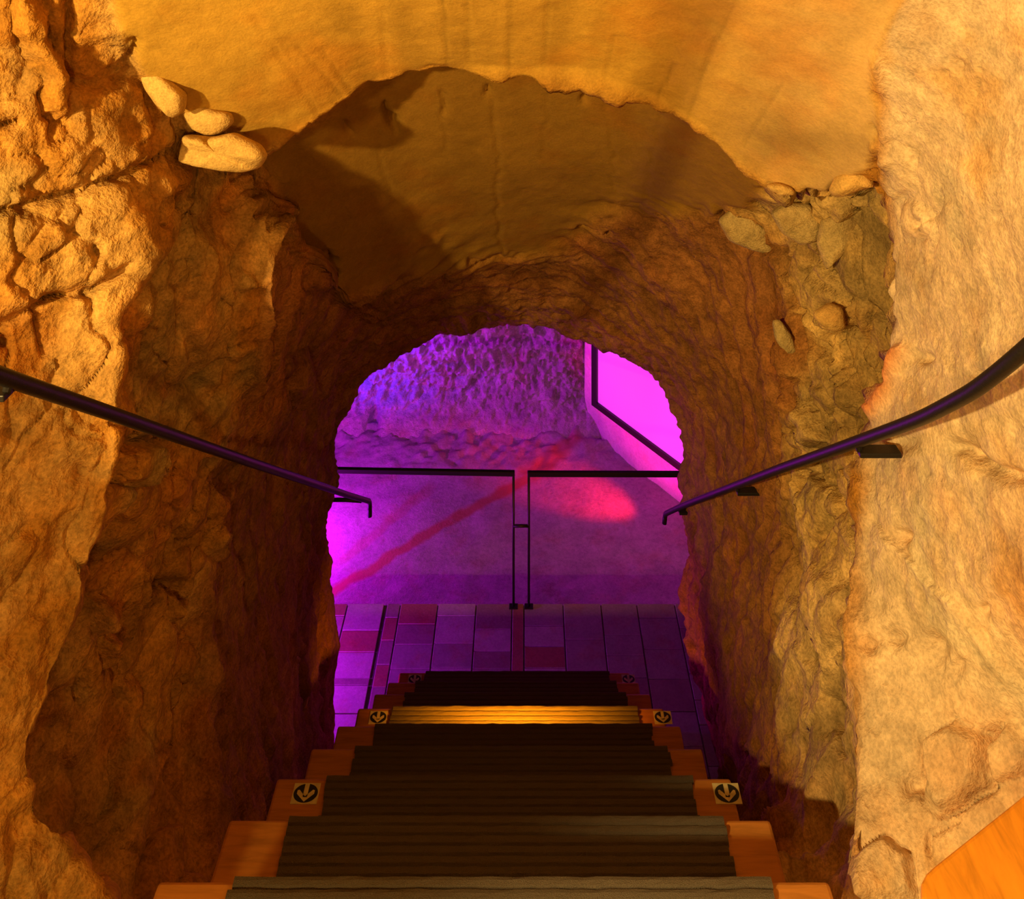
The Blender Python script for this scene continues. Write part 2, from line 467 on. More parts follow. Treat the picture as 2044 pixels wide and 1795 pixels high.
# gouges in the second vault
crack([(766, 212), (778, 240), (786, 262)], 6, .026, sd)
D -= .03*np.exp(-((fx-786)**2+(fy-247)**2)/11**2)*sd
crack([(878, 192), (886, 230)], 4, .016, sd)
crack([(692, 256), (698, 266)], 5, .02, sd)
crack([(970, 185), (972, 195)], 5, .018, sd)
crack([(1166, 180), (1172, 205)], 6, .02, sd)
crack([(886, 548), (889, 558)], 5, .02, sd)
crack([(940, 528), (990, 518), (1040, 510)], 5, .018, sd)
crack([(1160, 455), (1215, 458)], 5, .03, sd)
crack([(984, 195), (990, 330), (1000, 510)], 4, .005, sv)
crack([(880, 235), (890, 300)], 3, .004, sv)
crack([(1088, 190), (1092, 330)], 4, .003, sv)
crack([(1210, 200), (1230, 380)], 4, .003, sv)
for x in (745, 1320):
    crack([(x, 230), (x+(1020-x)*.14, 420)], 4, .003, sv)
# board joints on the near vault run along it
joints = np.zeros(len(P))
for x0, y0, x1_, y1_ in ((505, 30, 640, 236), (590, 90, 690, 205), (640, 100, 705, 195), (757, -60, 772, 165), (930, -60, 936, 150), (1018, -60, 1016, 150), (1095, -60, 1088, 152), (1225, 80, 1203, 175),
                         (1345, 130, 1310, 200), (1425, 80, 1372, 240), (1560, 170, 1485, 290), (1500, -60, 1400, 150), (880, -60, 893, 152)):
    d = seg_dist(fx, fy, [(x0, y0), (x1_, y1_)])
    D -= .0026*np.exp(-(d/3)**2)*m_v1; joints = np.maximum(joints, np.exp(-(d/4)**2)*m_v1*rng.uniform(.15, .6))
# right-hand ledge, clefts and flakes
crack([(1545, 392), (1620, 400), (1690, 398), (1745, 385)], 9, .035, (RID > 1.7).astype(float))
crack([(1745, 400), (1760, 480), (1770, 600), (1775, 760)], 7, .02, (RID > 1.9)*(RID < 4))
crack([(1440, 440), (1470, 500), (1540, 515)], 9, .03, sd)
crack([(1575, 640), (1590, 720), (1640, 770), (1680, 830)], 9, .025, sd)
crack([(1600, 560), (1680, 585), (1740, 640)], 9, .02, sd)
bump_poly([(1545, 640), (1580, 690), (1600, 760), (1570, 770), (1548, 710)], .03, 12, sd)
bump_poly([(1600, 690), (1660, 720), (1700, 800), (1680, 850), (1620, 790)], .03, 14, sd)
bump_poly([(1560, 790), (1620, 830), (1650, 880), (1600, 900), (1565, 860)], .028, 14, sd)
bump_poly([(1655, 600), (1690, 610), (1690, 670), (1650, 660), (1625, 640)], .03, 10, sd)
crack([(1640, 930), (1690, 1000), (1640, 1090)], 9, .02, sd)
step_edge([(1600, 1010), (1660, 1100), (1650, 1280)], 30, .025, sd)
crack([(1690, 1270), (1672, 1330), (1660, 1480)], 7, .022, sd)
crack([(1655, 1390), (1660, 1500)], 8, .03, sd+sf)
crack([(1360, 1330), (1415, 1470)], 8, .01, sd)
for x, y, r, dp in ((1805, 880, 22, .02), (1800, 1065, 14, .025), (1930, 745, 9, .02), (1835, 710, 14, .022), (1820, 1560, 24, .03), (1905, 130, 12, .018), (1882, 148, 6, .012), (1975, 440, 16, .012), (1830, 450, 5, .03),
                    (1915, 905, 7, .012), (1965, 1470, 16, .03), (1860, 1300, 28, .02), (1780, 1270, 20, .025), (1740, 1290, 18, .02), (1900, 1330, 16, .015), (1960, 1215, 10, .015)):
    D -= dp*np.exp(-((wobx-x)**2+(woby-y)**2)/r**2)*sf
crack([(1900, 890), (1945, 925), (2000, 955), (2060, 965)], 13, .028, sf)
crack([(1960, 100), (1950, 170), (1935, 230)], 3, .008, sf)
crack([(1840, 210), (1830, 235), (1780, 260)], 3, .008, sf)
crack([(1740, 250), (1760, 280), (1745, 320)], 5, .012, sf)
crack([(1870, 390), (1880, 410), (1845, 440)], 4, .01, sf)
crack([(1890, 470), (1905, 500)], 3, .008, sf)
bump_poly([(1745, 300), (1790, 280), (1830, 300), (1830, 380), (1790, 400), (1750, 380)], .012, 18, sf)
bump_poly([(1800, 400), (1850, 420), (1860, 470), (1800, 480)], .010, 14, sf)
step_edge([(1790, 1090), (1850, 1130), (1930, 1240), (2000, 1330)], 60, .014, sf, -1)
bump_poly([(1835, 1470), (1900, 1430), (1960, 1470), (1960, 1570), (1880, 1630), (1840, 1590)], .028, 20, sf)
crack([(1880, 1630), (1950, 1585), (1975, 1560)], 8, .02, sf)
crack([(1905, 1640), (1860, 1670), (1855, 1700)], 5, .015, sf)
bump_poly([(1960, 1480), (2010, 1450), (2060, 1500), (2040, 1560), (1970, 1570)], .02, 16, sf)
bump_poly([(1690, 1700), (1760, 1660), (1820, 1700), (1830, 1800), (1690, 1800)], .02, 22, sf)
# the red root that runs down the plaster edge
rt = np.exp(-(seg_dist(fx, fy, [(1800, 700), (1788, 745), (1775, 790), (1755, 830)])/12)**2)
D += .022*rt*(RID > 1.6)*(RID < 2.02)
D += sstep(6.2, 6.8, RID)*(RID < 7.3)*(-.004+fbm(P*13, 3, 95)*.012+noise(P*30, 96)*.006)
D[RID < .4] *= .3
D *= np.where(RID > 8, .4, 1)
V2 = (P+NF*D[:, None]).reshape(NR, N, 3)

# ---------------- stone colours by kind of ground
def mixc(base, col, m): return base+(np.array(col)-base)*m[:, None]
tone = np.tile(np.array([.52, .235, .038]), (len(P), 1))
blot = sstep(.05, .6, fbm(P*5, 4, 70))
tone = mixc(tone, (.60, .34, .10), blot*left*.8)
tone = mixc(tone, (.40, .30, .12), sstep(.2, .8, fbm(P*4.2, 4, 72))*left*.6)
tone = mixc(tone, (.60, .35, .11), left*(RID <= 2.02)*sstep(-.35, .35, fbm(P*7, 4, 77))*.85)
tone = mixc(tone, (.60, .38, .13), m_rub)
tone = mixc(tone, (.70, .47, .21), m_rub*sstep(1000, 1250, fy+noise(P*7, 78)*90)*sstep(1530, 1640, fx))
tone = mixc(tone, (.44, .30, .12), m_rub*sstep(0, .6, fbm(P*6, 3, 73))*.6)
tone = tone*(1+.22*cid*m_rub)[:, None]
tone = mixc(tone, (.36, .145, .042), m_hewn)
tone = mixc(tone, (.78, .60, .42), m_cream)
tone = mixc(tone, (.74, .46, .20), m_cream*sstep(.15, .8, fbm(P*6.5, 4, 74))*.75)
tone = mixc(tone, (.70, .60, .44), m_cream*sstep(.3, .9, fbm(P*9, 4, 75))*.6)
tone = mixc(tone, (.56, .325, .05), m_v1)
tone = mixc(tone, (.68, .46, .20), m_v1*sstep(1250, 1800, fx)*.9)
stripe = noise(np.stack([AN*.33, P[:, 1]*.5, AN*0], 1), 76)
tone = tone*(1+.14*m_v1*stripe)[:, None]*(1-.45*joints)[:, None]
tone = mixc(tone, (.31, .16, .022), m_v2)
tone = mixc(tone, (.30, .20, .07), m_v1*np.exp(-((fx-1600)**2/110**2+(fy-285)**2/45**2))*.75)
tone = mixc(tone, (.70, .25, .08), rt*(RID < 2.02)*.9)
TN = np.concatenate([tone, np.clip(1-.68*m_smooth-.25*m_cream, .1, 1)[:, None]], 1).reshape(NR, N, 4)
UV = np.stack([AN/60, P[:, 1]], 1).reshape(NR, N, 2)

def col_at(a): return int(np.argmin(np.abs(ANG-a)))
cl, cr = col_at(143), col_at(221)
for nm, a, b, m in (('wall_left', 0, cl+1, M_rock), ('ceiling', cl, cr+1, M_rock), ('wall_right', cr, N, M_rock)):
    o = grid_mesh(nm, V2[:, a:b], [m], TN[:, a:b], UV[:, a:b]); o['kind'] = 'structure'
vis = ((RID >= 1) & (RID <= 2.01)) | ((RID > 3.3) & (RID <= 7.0))
def depth_at(px, py):
    Q = V2.reshape(-1, 3)
    qx = VX+Q[:, 0]*F/np.maximum(Q[:, 1], .2); qy = HY+(CZ-Q[:, 2])*F/np.maximum(Q[:, 1], .2)
    d = np.hypot(qx-px, qy-py)+np.where(vis, 0, 1e5)
    k = np.where(d < max(10, d.min()+1))[0]
    return Q[k, 1].min()

# ------------------------------------------------------------------ loose stones wedged in the walls
def stone(outline, thick, label, mat, group, seed, dy=0.0):
    o = np.array(outline, float)
    # resample the outline evenly
    pts = []
    for (a, b) in zip(o, np.roll(o, -1, 0)):
        n = max(2, int(np.hypot(*(b-a))/7))
        for k in range(n): pts.append(a+(b-a)*k/n)
    pts = np.array(pts)
    for it in range(1): pts = (np.roll(pts, 1, 0)+2*pts+np.roll(pts, -1, 0))/4
    c = pts.mean(0); Yc = depth_at(*c)+dy
    rim = np.array([W(p[0], p[1], Yc+.10*(depth_at(*p)+dy-Yc)) for p in pts]); ctr = W(c[0], c[1], Yc)
    back = np.array([0, 1, -.2]); back = back/np.linalg.norm(back)
    bm = bmesh.new(); n = len(rim); rings = []
    prof = [(.12, -1.0), (.4, -.97), (.65, -.88), (.84, -.70), (.95, -.42), (1.0, 0.0), (.97, .5), (.85, .9), (.5, 1.1), (.12, 1.2)]
    for f, h in prof:
        q = ctr+(rim-ctr)*f+back*h*thick
        q = q+noise(q*22, seed)[:, None]*np.array([0, 1, 0])*thick*.30*(h < .1)
        rings.append([bm.verts.new(Vector(v)) for v in q])
    for a, b in zip(rings[:-1], rings[1:]):
        for k in range(n): bm.faces.new((a[k], a[(k+1) % n], b[(k+1) % n], b[k]))
    bm.faces.new(rings[0]); bm.faces.new(rings[-1][::-1])
    bmesh.ops.recalc_face_normals(bm, faces=bm.faces)
    ob = from_bm('wall_stone', bm, [mat], None, True)
    return tag(ob, label, 'stone', group)

GL, GR = 'stones wedged under the left side of the vault', 'stones set in the right rubble wall'
stone([(284, 140), (310, 138), (345, 165), (370, 190), (365, 225), (342, 238), (312, 210), (292, 180)], .03, 'uppermost pale stone wedged under the left edge of the vault, narrow and slanting', M_stone, GL, 1)
stone([(358, 228), (395, 206), (425, 218), (462, 226), (466, 246), (440, 268), (420, 272), (385, 256)], .028, 'small flat pale stone in the middle of the three under the left vault edge', M_stone, GL, 2)
stone([(366, 268), (420, 274), (465, 264), (520, 290), (534, 312), (520, 336), (480, 348), (430, 340), (385, 332), (356, 322)], .035, 'large rounded pale stone jutting out lowest under the left vault edge', M_stone, GL, 3, -.20)
stone([(1528, 370), (1555, 364), (1580, 372), (1588, 388), (1560, 390), (1540, 384)], .02, 'tiny pale stone lying on the ledge at the right foot of the vault', M_stone, GR, 4)
stone([(1655, 385), (1672, 350), (1705, 335), (1738, 345), (1742, 372), (1700, 384), (1670, 398)], .025, 'pale block on the ledge beside the bright plaster of the right wall', M_stone, GR, 5)
stone([(1432, 440), (1470, 410), (1500, 425), (1530, 455), (1545, 508), (1500, 500), (1455, 482)], .03, 'wide brown stone nearest the dark tunnel mouth in the right rubble wall', M_stone2, GR, 6)
stone([(1538, 425), (1570, 405), (1615, 405), (1640, 440), (1635, 480), (1600, 490), (1560, 465)], .03, 'round brown stone under the ledge between two paler stones', M_stone2, GR, 7)
stone([(1640, 440), (1690, 420), (1715, 440), (1690, 500), (1650, 540), (1632, 490)], .026, 'rough pale stone hanging below the ledge by the plaster edge', M_stone2, GR, 8)
stone([(1622, 628), (1655, 606), (1682, 612), (1688, 655), (1660, 664), (1636, 650)], .024, 'small yellowish stone at mid height in the right rubble wall', M_stone, GR, 9)
stone([(1542, 640), (1558, 638), (1580, 668), (1590, 705), (1568, 706), (1548, 680)], .022, 'slim upright stone beside the reddish tunnel wall on the right', M_stone2, GR, 10)

# ------------------------------------------------------------------ staircase
G, RS, H0, D0 = .30, .2427, .466, 4.18
XS, HW, CWL, CWR = -.046, .4935, .372, .408
def nose(n): 
    Y = G*(n+D0)
    return Y, CZ-(H0+Y*RS/G)
st = empty('staircase', (XS, nose(8)[0], 0), 'steep straight stair of oak-ended steps with ribbed grey carpet runners and arrow stickers', 'staircase')

def ribbed_runner(y0, y1, z, drop, name='carpet_runner', parent=None):
    bm = bmesh.new()
    n = 19; prof = []
    pitch = (y1-y0)/n
    for k in range(n):
        for t, h in ((0, .0025), (.18, .007), (.5, .0082), (.82, .007)):
            prof.append((y0+(k+t)*pitch, z+h, k))
    prof += [(y1, z+.0025, n-1), (y1+.004, z-.003, n), (y1+.005, z-drop, n)]
    jit = {k: (random.uniform(-.004, .004), random.uniform(-.004, .004)) for k in range(n+1)}
    NX = 40
    R = []
    for (y, zz, k) in prof:
        a, b = XS-CWL-.01+jit[k][0], XS+CWR+jit[k][1]
        R.append([bm.verts.new((a+(b-a)*i/NX, y+random.uniform(-.0006, .0006), zz+random.uniform(-.0007, .0007))) for i in range(NX+1)])
    for a, b in zip(R[:-1], R[1:]):
        for i in range(NX): bm.faces.new((a[i], a[i+1], b[i+1], b[i]))
    bmesh.ops.recalc_face_normals(bm, faces=bm.faces)
    for f in bm.faces:
        if f.normal.z < 0 and abs(f.normal.z) > .2: f.normal_flip()
    o = from_bm(name, bm, [M_carpet], parent, False)
    sm = o.modifiers.new('thickness', 'SOLIDIFY'); sm.thickness = .002; sm.offset = -1
    return o

def sticker(cx, cy, z, w, d, parent):
    """arrow pointing back up towards the viewer, cream on a black disc on a cream square"""
    bm = bmesh.new()
    def face(pts, zz, mi):
        f = bm.faces.new([bm.verts.new((cx+x*w, cy+y*d, z+zz)) for x, y in pts]); f.material_index = mi
        if f.normal.z < 0: f.normal_flip()
    bm_box(bm, (cx-w/2, cy-d/2, z-.0006), (cx+w/2, cy+d/2, z+.0008), 0, 0)
    face([(.46*math.cos(t*math.pi/24), .46*math.sin(t*math.pi/24)) for t in range(48)], .0012, 1)
    for pts in ([(-.085, .47), (.085, .47), (.085, -.2), (-.085, -.2)],
                [(0, -.42), (.33, -.04), (.33, .13), (.26, .16), (0, -.16), ], [(0, -.42), (0, -.16), (-.26, .16), (-.33, .13), (-.33, -.04)]):
        face(pts, .0016, 0)
    bm.normal_update()
    for f in bm.faces:
        if f.normal.z < -.5 and f.calc_center_median().z > z+.001: f.normal_flip()
    return from_bm('arrow_sticker', bm, [M_white, M_black], parent)

for n in range(9):
    Y, Z = nose(n)
    back = Y-G-.03 if n else Y-.5
    bm = bmesh.new()
    bm_box(bm, (XS-HW, back, Z-RS+.001 if n < 8 else .0), (XS+HW, Y, Z), .006)
    s = from_bm('step', bm, [M_wood], st)
    ribbed_runner(Y-G+.002, Y+.001, Z, .05, parent=s)
    if n in (2, 5, 8):
        w, d = (.056, .041)
        cyy = Y-.033
        for sx in (-.421, .478):
            sticker(XS+sx-.002 if sx < 0 else XS+sx-.0+(.0 if n == 2 else .008), cyy, Z+.0006, w, d, s)

# ------------------------------------------------------------------ handrails
def straight_rail(px0, py0, px1, py1, X):
    a = W(px0, py0, X*F/(px0-VX)); b = W(px1, py1, X*F/(px1-VX))
    return a, b
RR = .0098
def bracket(parent, p, d, length):
    bm = bmesh.new()
    p = Vector(p); d = Vector(d).normalized()
    q = p+Vector((0, 0, -.017))
    bm_tube(bm, [p, q+d*.004], .006, 10)
    bm_box(bm, (min(q.x, q.x+d.x*length), q.y-.013, q.z-.005), (max(q.x, q.x+d.x*length), q.y+.013, q.z+.004), .0015)
    from_bm('bracket', bm, [M_iron], parent)

XL = -.650
pL = [W(-1500, 228, XL*F/(-1500-VX)), W(-420, 590, XL*F/(-420-VX)), W(0, 750, XL*F/(0-VX)), W(240, 832, XL*F/(240-VX)), W(500, 923, XL*F/(500-VX)), W(690, 987, XL*F/(690-VX)), W(738, 1001, 3.60), W(738, 1031, 3.60)]
rl = empty('handrail', tuple(W(500, 923, XL*F/(500-VX))), 'black iron handrail on the left rock wall, its lower end bent down', 'handrail')
bm = bmesh.new(); bm_tube(bm, rounded(pL, .045, 6), RR, 16); from_bm('rail', bm, [M_iron], rl, True)
e = W(722, 998, 3.50)
bm = bmesh.new(); bm_tube(bm, [e+np.array([0, 0, -.004]), W(690, 998, 3.5), W(640, 998, 3.47)], .0078, 12); from_bm('bracket', bm, [M_iron], rl, True)
for t in (20,):
    YY = XL*F/(t-VX); yy = np.interp(t, [0, 240, 500], [750, 832, 923])
    bracket(rl, W(t, yy, YY), (-1, 0, 0), .20)
XR = .608
q0 = W(1335, 1021, 3.56)
pR = [W(1326, 1045, 3.60), W(1328, 1026, 3.60), W(1362, 1010, XR*F/(1362-VX)), W(1560, 935, XR*F/(1560-VX)), W(1700, 886, XR*F/(1700-VX)), W(1800, 850, XR*F/(1800-VX)), W(1850, 830, 1.29), W(1900, 804, 1.215),
      W(1945, 779, 1.16), W(1990, 745, 1.115), W(2044, 700, 1.07), W(2150, 600, 1.02), W(2300, 470, .98), np.array([.80, .90, CZ-.20]), np.array([.90, .86, CZ-.18])]
rr = empty('handrail', tuple(W(1560, 935, XR*F/(1560-VX))), 'black iron handrail on the right wall, curving upward at its near end', 'handrail')
bm = bmesh.new(); bm_tube(bm, rounded(pR, .06, 5), RR, 16); from_bm('rail', bm, [M_iron], rr, True)
for t, ln in ((1355, .06), (1470, .075), (1712, .075)):
    YY = XR*F/(t-VX); yy = np.interp(t, [1355, 1470, 1712], [1013, 969, 882])
    bracket(rr, W(t, yy, YY), (1, 0, 0), ln)

# ------------------------------------------------------------------ lower landing: tiles
def tile_mat(name, col):
    return rock_material(name, False, col, bump=.12, var=.14, scale=2)
TM = [tile_mat('tile_lilac', (.60, .56, .60)), tile_mat('tile_grey', (.44, .41, .44)), tile_mat('tile_terracotta', (.46, .22, .18)), tile_mat('tile_brown', (.38, .30, .32)), tile_mat('grout', (.15, .13, .15))]
bm = bmesh.new()
xs = [-2.6, -2.2, -1.85, -1.5, -1.2, -.89, -.70, -.625, -.437, -.245, -.065, -.005, .19, .38, .56, .75, .95, 1.2, 1.5, 1.8, 2.2]
YE = 4.28
for c, (a, b) in enumerate(zip(xs[:-1], xs[1:])):
    y = 2.45+random.uniform(0, .1); ys = [y]
    while y < YE-.001:
        y = min(YE, y+random.choice((.11, .125, .15, .17)))
        if YE-y < .05: y = YE
        ys.append(y)
    if abs(a+.89) < 1e-6: ys = [2.45, 3.2, 3.55, 3.72, 3.85, 3.885, 4.015, 4.13, YE]
    if abs(a+.065) < 1e-6: ys = [2.45, 3.2, 3.9, YE]
    if abs(a+.245) < 1e-6: ys = [2.45, 3.2, 3.7, 3.93, 4.02, 4.135, YE]
    for k, (u, v) in enumerate(zip(ys[:-1], ys[1:])):
        mi = random.choices((0, 1, 2, 3), (3, 5, 2, 2))[0]
        if abs(a+.89) < 1e-6: mi = 2 if abs(u-4.015) < 1e-6 else (3 if abs(u-3.85) < 1e-6 else 0)
        if abs(a+.70) < 1e-6: mi = 2 if k % 2 else 3
        if abs(a+.065) < 1e-6: mi = 2
        if a > .1: mi = random.choice((1, 1, 1, 3))
        g = .0035
        gl = .011 if abs(a+.70) < 1e-6 else g
        gr = .009 if abs(b+.70) < 1e-6 else g
        bm_box(bm, (a+gl, u+g*.6, -.02), (b-gr, v-(g*.6 if v < YE else 0), random.uniform(-.0008, .0008)), .0015, mi)
bm_box(bm, (-2.6, 2.4, -.12), (2.2, YE-.004, -.0045), 0, 4)
o = from_bm('floor', bm, TM); o['kind'] = 'structure'

# upper landing behind the first step
bm = bmesh.new(); bm_box(bm, (-1.6, -1.0, nose(0)[1]-.16), (1.6, nose(0)[0]-.3, nose(0)[1]-.03), 0)
o = from_bm('floor_upper', bm, [M_wood]); o['kind'] = 'structure'

# ------------------------------------------------------------------ orange wooden platform corner, lower right
zt = CZ-1.19
poly = [(.450, .50), (.4585, .975), (.4615, .993), (.468, 1.007), (.478, 1.0165), (.492, 1.0245), (.646, 1.1035), (.70, 1.131), (.70, .50)]
bm = bmesh.new()
th = .055
top = [bm.verts.new((x, y, zt)) for x, y in poly]; bot = [bm.verts.new((x, y, zt-th)) for x, y in poly]
bm.faces.new(top); bm.faces.new(bot[::-1])
for k in range(len(poly)):
    j = (k+1) % len(poly); bm.faces.new((top[k], bot[k], bot[j], top[j]))
bmesh.ops.recalc_face_normals(bm, faces=bm.faces)
es = [e for e in bm.edges if abs(e.verts[0].co.z-zt) < 1e-6 and abs(e.verts[1].co.z-zt) < 1e-6]
bmesh.ops.bevel(bm, geom=es, offset=.006, segments=3, affect='EDGES', profile=.5)
M_plat = wood_material('honey_wood', (.86, .36, .03), (10, 2, 10))
pb = empty('wooden_bench', (.64, .8, nose(0)[1]-.03), 'smooth orange wooden bench with a rounded corner, at the foot of the right wall', 'bench')
from_bm('bench_top', bm, [M_plat], pb)
bm = bmesh.new(); bm_box(bm, (.50, .52, nose(0)[1]-.03), (.60, .93, zt-th), .004); from_bm('bench_base', bm, [M_plat], pb)

# ------------------------------------------------------------------ the lower hall
PZ = CZ-4.2     # its floor
def hall_floor_mat():
    m = rock_material('hall_floor', False, (.46, .42, .46), bump=.3, var=.22, scale=1.2)
    nt = m.node_tree; b = nt.nodes['Principled BSDF']; L = nt.links.new
    src = b.inputs['Base Color'].links[0].from_socket
    geo = nd(nt, 'ShaderNodeNewGeometry')
    nz = nd(nt, 'ShaderNodeTexNoise', Scale=6.0, Detail=4.0)
    L(geo.outputs['Position'], nz.inputs['Vector'])
    off = nd(nt, 'ShaderNodeVectorMath', operation='MULTIPLY_ADD')
    L(nz.outputs['Color'], off.inputs[0]); off.inputs[1].default_value = (.10, .10, 0); L(geo.outputs['Position'], off.inputs[2])
    sp = nd(nt, 'ShaderNodeSeparateXYZ'); L(off.outputs[0], sp.inputs[0])
    total = None
    # reddish streaks of light painted into the floor colour: (point, direction, half width, strength)
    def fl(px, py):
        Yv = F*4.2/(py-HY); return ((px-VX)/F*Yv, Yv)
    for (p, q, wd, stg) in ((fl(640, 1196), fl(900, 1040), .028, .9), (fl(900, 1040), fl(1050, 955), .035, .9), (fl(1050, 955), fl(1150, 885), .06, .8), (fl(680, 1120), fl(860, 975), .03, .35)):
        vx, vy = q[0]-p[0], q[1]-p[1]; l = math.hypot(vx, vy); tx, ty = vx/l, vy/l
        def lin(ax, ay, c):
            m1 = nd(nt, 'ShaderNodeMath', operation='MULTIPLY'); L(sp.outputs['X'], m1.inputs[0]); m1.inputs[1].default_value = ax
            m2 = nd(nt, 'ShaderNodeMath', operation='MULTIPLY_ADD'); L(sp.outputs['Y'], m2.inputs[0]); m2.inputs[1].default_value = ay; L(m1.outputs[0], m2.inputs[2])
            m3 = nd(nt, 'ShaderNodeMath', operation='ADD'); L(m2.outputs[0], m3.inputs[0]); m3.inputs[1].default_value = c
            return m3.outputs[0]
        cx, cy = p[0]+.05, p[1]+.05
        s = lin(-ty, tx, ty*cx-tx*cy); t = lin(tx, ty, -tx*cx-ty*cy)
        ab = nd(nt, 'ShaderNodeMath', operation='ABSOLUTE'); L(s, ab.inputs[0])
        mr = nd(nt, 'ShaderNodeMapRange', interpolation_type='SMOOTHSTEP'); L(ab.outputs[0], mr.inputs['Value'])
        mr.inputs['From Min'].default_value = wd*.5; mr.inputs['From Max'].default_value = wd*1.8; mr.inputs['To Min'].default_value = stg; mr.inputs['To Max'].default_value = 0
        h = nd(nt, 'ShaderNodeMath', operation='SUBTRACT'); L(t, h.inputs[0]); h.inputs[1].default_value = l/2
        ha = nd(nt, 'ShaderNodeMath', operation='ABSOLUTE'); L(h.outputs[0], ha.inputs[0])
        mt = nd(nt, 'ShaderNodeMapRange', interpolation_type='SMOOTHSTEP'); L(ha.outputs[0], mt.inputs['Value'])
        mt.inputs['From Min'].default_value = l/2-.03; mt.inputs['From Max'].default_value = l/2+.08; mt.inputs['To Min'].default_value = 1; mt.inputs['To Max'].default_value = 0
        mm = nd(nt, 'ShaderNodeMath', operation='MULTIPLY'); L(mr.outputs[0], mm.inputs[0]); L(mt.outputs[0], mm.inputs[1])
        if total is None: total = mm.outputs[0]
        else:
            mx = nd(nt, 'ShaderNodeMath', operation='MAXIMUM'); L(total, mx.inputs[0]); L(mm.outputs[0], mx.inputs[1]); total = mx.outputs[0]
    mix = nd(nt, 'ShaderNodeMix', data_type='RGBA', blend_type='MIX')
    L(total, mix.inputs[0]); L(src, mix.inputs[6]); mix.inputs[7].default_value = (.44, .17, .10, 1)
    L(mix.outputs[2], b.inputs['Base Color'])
    return m
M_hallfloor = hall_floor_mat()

# floor of the hall
gx = np.linspace(-2.8, 2.2, 280); gy = np.linspace(4.0, 6.7, 180)
GX, GY = np.meshgrid(gx, gy)
GP = np.stack([GX, GY, GX*0], 2).reshape(-1, 3)
GZ = PZ+fbm(GP*3, 4, 80)*.010+sstep(5.8, 6.6, GP[:, 1]+fbm(GP*2.5, 3, 81)*.12)*(.05+fbm(GP*16, 3, 83)*.03)
Vf = np.stack([GP[:, 0], GP[:, 1], GZ], 1).reshape(180, 280, 3)
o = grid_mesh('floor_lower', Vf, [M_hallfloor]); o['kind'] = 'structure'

# back wall of the hall, rough hewn, bellying out into the floor
us = np.linspace(-2.6, .62, 420); hs = np.linspace(0, 1, 260)
UU, HH = np.meshgrid(us, hs)
zz = PZ-.05+HH**1.15*2.2
yy = 6.28+.32*sstep(-.05, .34, zz-PZ)+.12*sstep(.3, 1.2, zz-PZ)
bp = np.stack([UU, yy, zz], 2).reshape(-1, 3)
pick = fbm(bp*np.array([20, 20, 24]), 3, 84, .6)
d1, d2, cid = voronoi(bp*np.array([19, 19, 19])+fbm(bp*12, 2, 86)[:, None]*.5, 87)
disp = noise(bp*3, 82)*.06+pick*.040+d1*.05+(1-np.abs(noise(bp*np.array([12, 12, 12]), 85)))*.025
amt = sstep(.0, .22, bp[:, 2]-PZ)*.9+.1
bp[:, 1] += disp*amt
for (px, py, r, dp) in ((748, 835, 12, .20), (900, 860, 14, .06), (905, 870, 18, .03), (1050, 800, 16, .03)):
    w = W(px, py, 6.5)
    bp[:, 1] += dp*np.exp(-((bp[:, 0]-w[0])**2+((bp[:, 2]-w[2])*.6)**2)/(r/F*6.5)**2)
o = grid_mesh('wall_back', bp.reshape(260, 420, 3), [M_hall]); o['kind'] = 'structure'

# plastered right wall of the hall, running obliquely
c0 = np.array([.514, 6.375]); dr = np.array([.6, -.8]); nr = np.array([-.8, -.6])
ss = np.linspace(-.10, 2.3, 120); hz = np.linspace(0, 2.9, 110)
SS, HZ = np.meshgrid(ss, hz)
foot = .06*(1-sstep(0, .28, HZ))
wp = np.stack([c0[0]+dr[0]*SS+nr[0]*foot*-0-foot*0, c0[1]+dr[1]*SS, PZ-.03+HZ], 2).reshape(-1, 3)
bend = (1-sstep(0, .30, HZ.reshape(-1)))*.055*(1-sstep(0, .25, SS.reshape(-1)+.1))
wp[:, 0] += bend
dn = noise(wp*4, 88)*.006+fbm(wp*14, 3, 89)*.003
wp[:, 0] += nr[0]*dn; wp[:, 1] += nr[1]*dn
ww = wp.reshape(110, 120, 3)
bk = ww[:, :1].copy(); bk2 = bk.copy(); bk2[..., 0] += .55; bk2[..., 1] += .35
ww = np.concatenate([bk2, bk, ww], 1)
o = grid_mesh('wall_hall_right', ww, [M_plast], smooth=False); o['kind'] = 'structure'
o.data.polygons.foreach_set('use_smooth', [True]*len(o.data.polygons))

# glowing screen on that wall
def on_wall(s, z, out): return (c0[0]+dr[0]*s+nr[0]*out, c0[1]+dr[1]*s+nr[1]*out, z)
def wall_box(bm, s0, s1, z0, z1, o0, o1):
    vs = [bm.verts.new(on_wall(s, z, o)) for s in (s0, s1) for z in (z0, z1) for o in (o0, o1)]
    for f in ((0, 1, 3, 2), (4, 6, 7, 5), (0, 4, 5, 1), (2, 3, 7, 6), (0, 2, 6, 4), (1, 5, 7, 3)): bm.faces.new([vs[k] for k in f])
z0, z1, s0, s1 = PZ+.255, PZ+1.12, .020, 1.30
ds = empty('display_screen', on_wall((s0+s1)/2, z0, .02), 'glowing magenta screen in a black frame on the slanting right wall of the lower hall', 'screen')
bm = bmesh.new(); t = .040
wall_box(bm, s0, s1, z0, z0+t, .008, .040); wall_box(bm, s0, s1, z1-t, z1, .008, .040)
wall_box(bm, s0, s0+t*1.3, z0+t, z1-t, .008, .040); wall_box(bm, s1-t, s1, z0+t, z1-t, .008, .040)
bmesh.ops.recalc_face_normals(bm, faces=bm.faces)
from_bm('frame', bm, [M_frame], ds)
m, nt, b = newmat('screen_glow')
b.inputs['Base Color'].default_value = (.75, .6, .75, 1)
